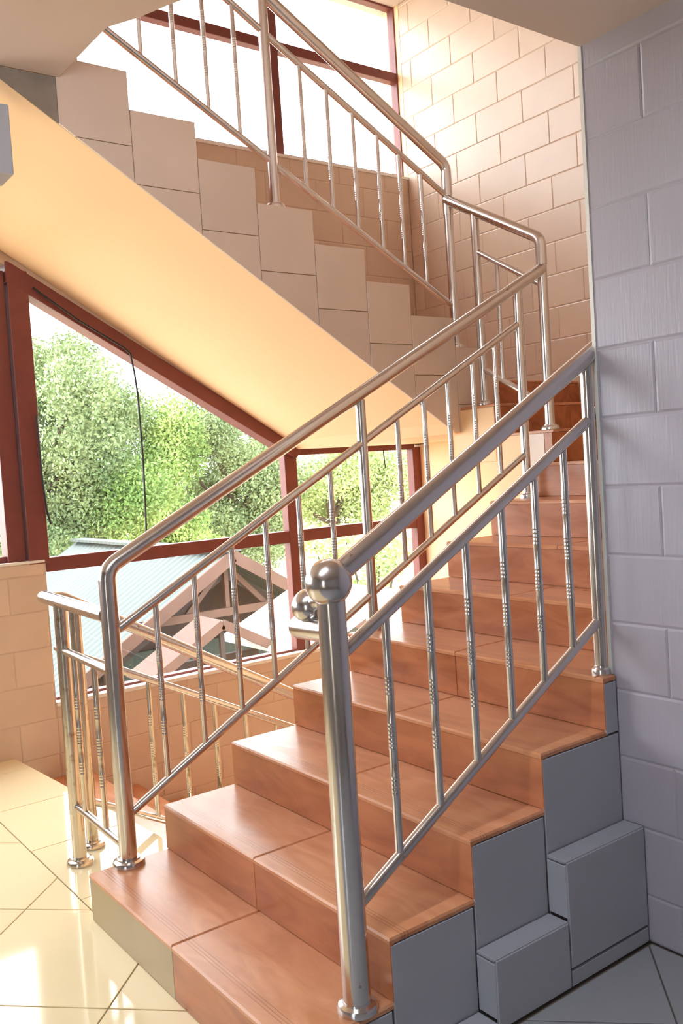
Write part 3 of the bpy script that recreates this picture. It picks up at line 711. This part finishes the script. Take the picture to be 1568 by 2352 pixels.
MB().box(GX - 1.3, GX - 1.2, AY - 2.4, AY + 2.4, -3.2, AZ - 1.5).build('lower_wall', M_TEAL, hs)
MB().box(GX - 1.29, GX - 1.25, AY - 2.0, AY - 1.1, -2.4, -1.1).build('window', M_WOODD, hs)
MB().prism([(AY - 2.5, -3.2), (AY - 2.4, -3.2), (AY - 2.4, AZ - 1.55), (AY - 2.5, AZ - 1.55)], 'X', EX + 0.4, GX - 1.3).build('side_wall', M_TEAL, hs)

sh = empty('shed', (-7.0, 4.6, -3.2)); tag(sh, 'small open shed with a timber gable in front of the house', 'shed')
SX, SY, SZ, sw = -7.0, 4.33, -0.36, 0.95
for s, mm in ((-1, M_WOOD), (1, M_WHITESHEET)):
    v = [(SX, SY, SZ + 0.05), (SX - 0.6, SY, SZ + 0.05), (SX - 0.6, SY + s * (sw + 0.1), SZ + 0.05 - 0.55 * (sw + 0.1)), (SX, SY + s * (sw + 0.1), SZ + 0.05 - 0.55 * (sw + 0.1))]
    MB().add([Vector(p) for p in v] + [Vector(p) - Vector((0, 0, 0.03)) for p in v], [(0,1,2,3),(7,6,5,4),(0,4,5,1),(1,5,6,2),(2,6,7,3),(3,7,4,0)]).build('roof_sheet', mm, sh)
    beam((SX + 0.03, SY, SZ), (SX + 0.03, SY + s * sw, SZ - 0.55 * sw), 0.05, 0.12, 'barge_board', M_WOOD, sh)
    beam((SX - 0.05, SY + s * sw * 0.85, -3.2), (SX - 0.05, SY + s * sw * 0.85, SZ - 0.5 * sw), 0.09, 0.09, 'post', M_WOODD, sh)
beam((SX - 0.02, SY - sw, SZ - 0.58 * sw), (SX - 0.02, SY + sw, SZ - 0.58 * sw), 0.05, 0.09, 'tie_beam', M_WOOD, sh)
beam((SX - 0.02, SY, SZ), (SX - 0.02, SY, SZ - 0.58 * sw), 0.05, 0.06, 'king_post', M_WOODD, sh)
MB().box(SX - 0.58, SX - 0.5, SY - sw * 0.85, SY + sw * 0.85, -3.2, SZ - 0.5).build('back_wall', M_WOODD, sh)
lt = tag(MB().prism([(4.95, -0.75), (6.4, -0.12), (6.4, -0.18), (4.95, -0.81)], 'X', -8.2, -6.0).build('lean_to_roof', M_WHITESHEET), 'sloping white sheet roof to the right of the small shed', 'roof')

# trees
def leaf_mat(name, c1, c2):
    m = mat(name, c1, 0.7, col2=c2, scale=0.55, detail=3.0)
    return m
M_LEAFS = [leaf_mat('leaf_fresh', srgb(158, 180, 106), srgb(108, 138, 74)), leaf_mat('leaf_olive', srgb(146, 162, 114), srgb(100, 122, 82)), leaf_mat('leaf_pale', srgb(182, 198, 134), srgb(144, 166, 104))]  # leaf colours paled to stand in for haze
def tree(base, height, spread, lobes, nleaf, lm, label, ls=0.16, trunk=0.16):
    t = empty('tree', base); tag(t, label, 'tree', 'trees outside the window')
    bx_, by_, bz_ = base; fork = Vector((bx_, by_, bz_ + height * 0.42))
    tr = MB().tube([(bx_, by_, bz_), (bx_ + 0.1, by_ - 0.08, bz_ + height * 0.22), tuple(fork)], [trunk, trunk * 0.8, trunk * 0.65], 10)
    vs = []; fs = []
    for (lx, ly, lz, r) in lobes:
        c = Vector((bx_ + lx * spread, by_ + ly * spread, bz_ + lz * height))
        mid = (fork + c) / 2 + Vector((random.uniform(-.2, .2), random.uniform(-.2, .2), -0.2))
        tr.tube([tuple(fork), tuple(mid), tuple(c)], [trunk * 0.5, trunk * 0.3, trunk * 0.1], 7)
        for _ in range(int(nleaf * r * r)):
            d = Vector((random.gauss(0, 1), random.gauss(0, 1), random.gauss(0, 0.8))); d.normalize()
            p = c + d * r * (random.random() ** 0.45) * random.uniform(0.8, 1.15)
            a = Vector((random.gauss(0, 1), random.gauss(0, 1), random.gauss(0, 1))).normalized(); b = a.orthogonal().normalized()
            w = ls * random.uniform(0.6, 1.3); k = len(vs)
            vs += [p - a * w, p + b * w * 0.5, p + a * w, p - b * w * 0.5]; fs.append((k, k+1, k+2, k+3))
    tr.build('trunk', M_BARK, t, True)
    me = bpy.data.meshes.new('foliage'); me.from_pydata([tuple(p) for p in vs], [], fs); me.update(); me.materials.append(lm)
    o = bpy.data.objects.new('foliage', me); COL.objects.link(o); o.parent = t; o.location = -t.location; o['kind'] = 'stuff'
    return t
def lobeset(n, r0, r1, z0=0.45, z1=1.0):
    out = []
    for i in range(n):
        a = random.uniform(0, 2 * math.pi); zz = random.uniform(z0, z1); k = math.sqrt(random.random()) * (1.15 - 0.6 * abs(zz - 0.7))
        out.append((math.cos(a) * k, math.sin(a) * k, zz, random.uniform(r0, r1)))
    return out
def far(x, y): return (2.97 + 1.3 * (x - 2.97), -1.02 + 1.3 * (y + 1.02), -3.2)
tree(far(-19.5, 6.0), 10.2, 3.2, lobeset(28, 0.9, 1.5, 0.22), 2500, M_LEAFS[1], 'tallest hazy tree left of the hanging cable', 0.07, 0.3)
tree(far(-19.0, 9.2), 6.6, 2.2, lobeset(20, 0.8, 1.3, 0.2), 2500, M_LEAFS[0], 'bushy bright green tree behind the hanging cable', 0.07, 0.2)
tree(far(-20.5, 12.4), 7.0, 2.3, lobeset(20, 0.8, 1.3, 0.2), 2400, M_LEAFS[1], 'rounded olive tree right of the hanging cable', 0.07, 0.2)
tree(far(-20.5, 15.8), 5.8, 2.2, lobeset(14, 0.8, 1.2), 2300, M_LEAFS[2], 'pale low tree left of the brown mullion', 0.07, 0.2)
tree(far(-19.0, 19.5), 6.6, 2.6, lobeset(14, 0.9, 1.4, 0.5), 2300, M_LEAFS[2], 'pale yellow green tree seen through the small right pane', 0.07, 0.2)
tree(far(-16.5, 2.6), 7.6, 2.0, lobeset(16, 0.8, 1.2, 0.22), 2400, M_LEAFS[1], 'dim green tree at the far left window pane', 0.07, 0.2)
tree((-13.5, 11.5, -3.2), 3.2, 1.1, lobeset(8, 0.45, 0.7, 0.5), 1500, M_LEAFS[2], 'small leafy bush behind the gable, below the transom', 0.06, 0.1)
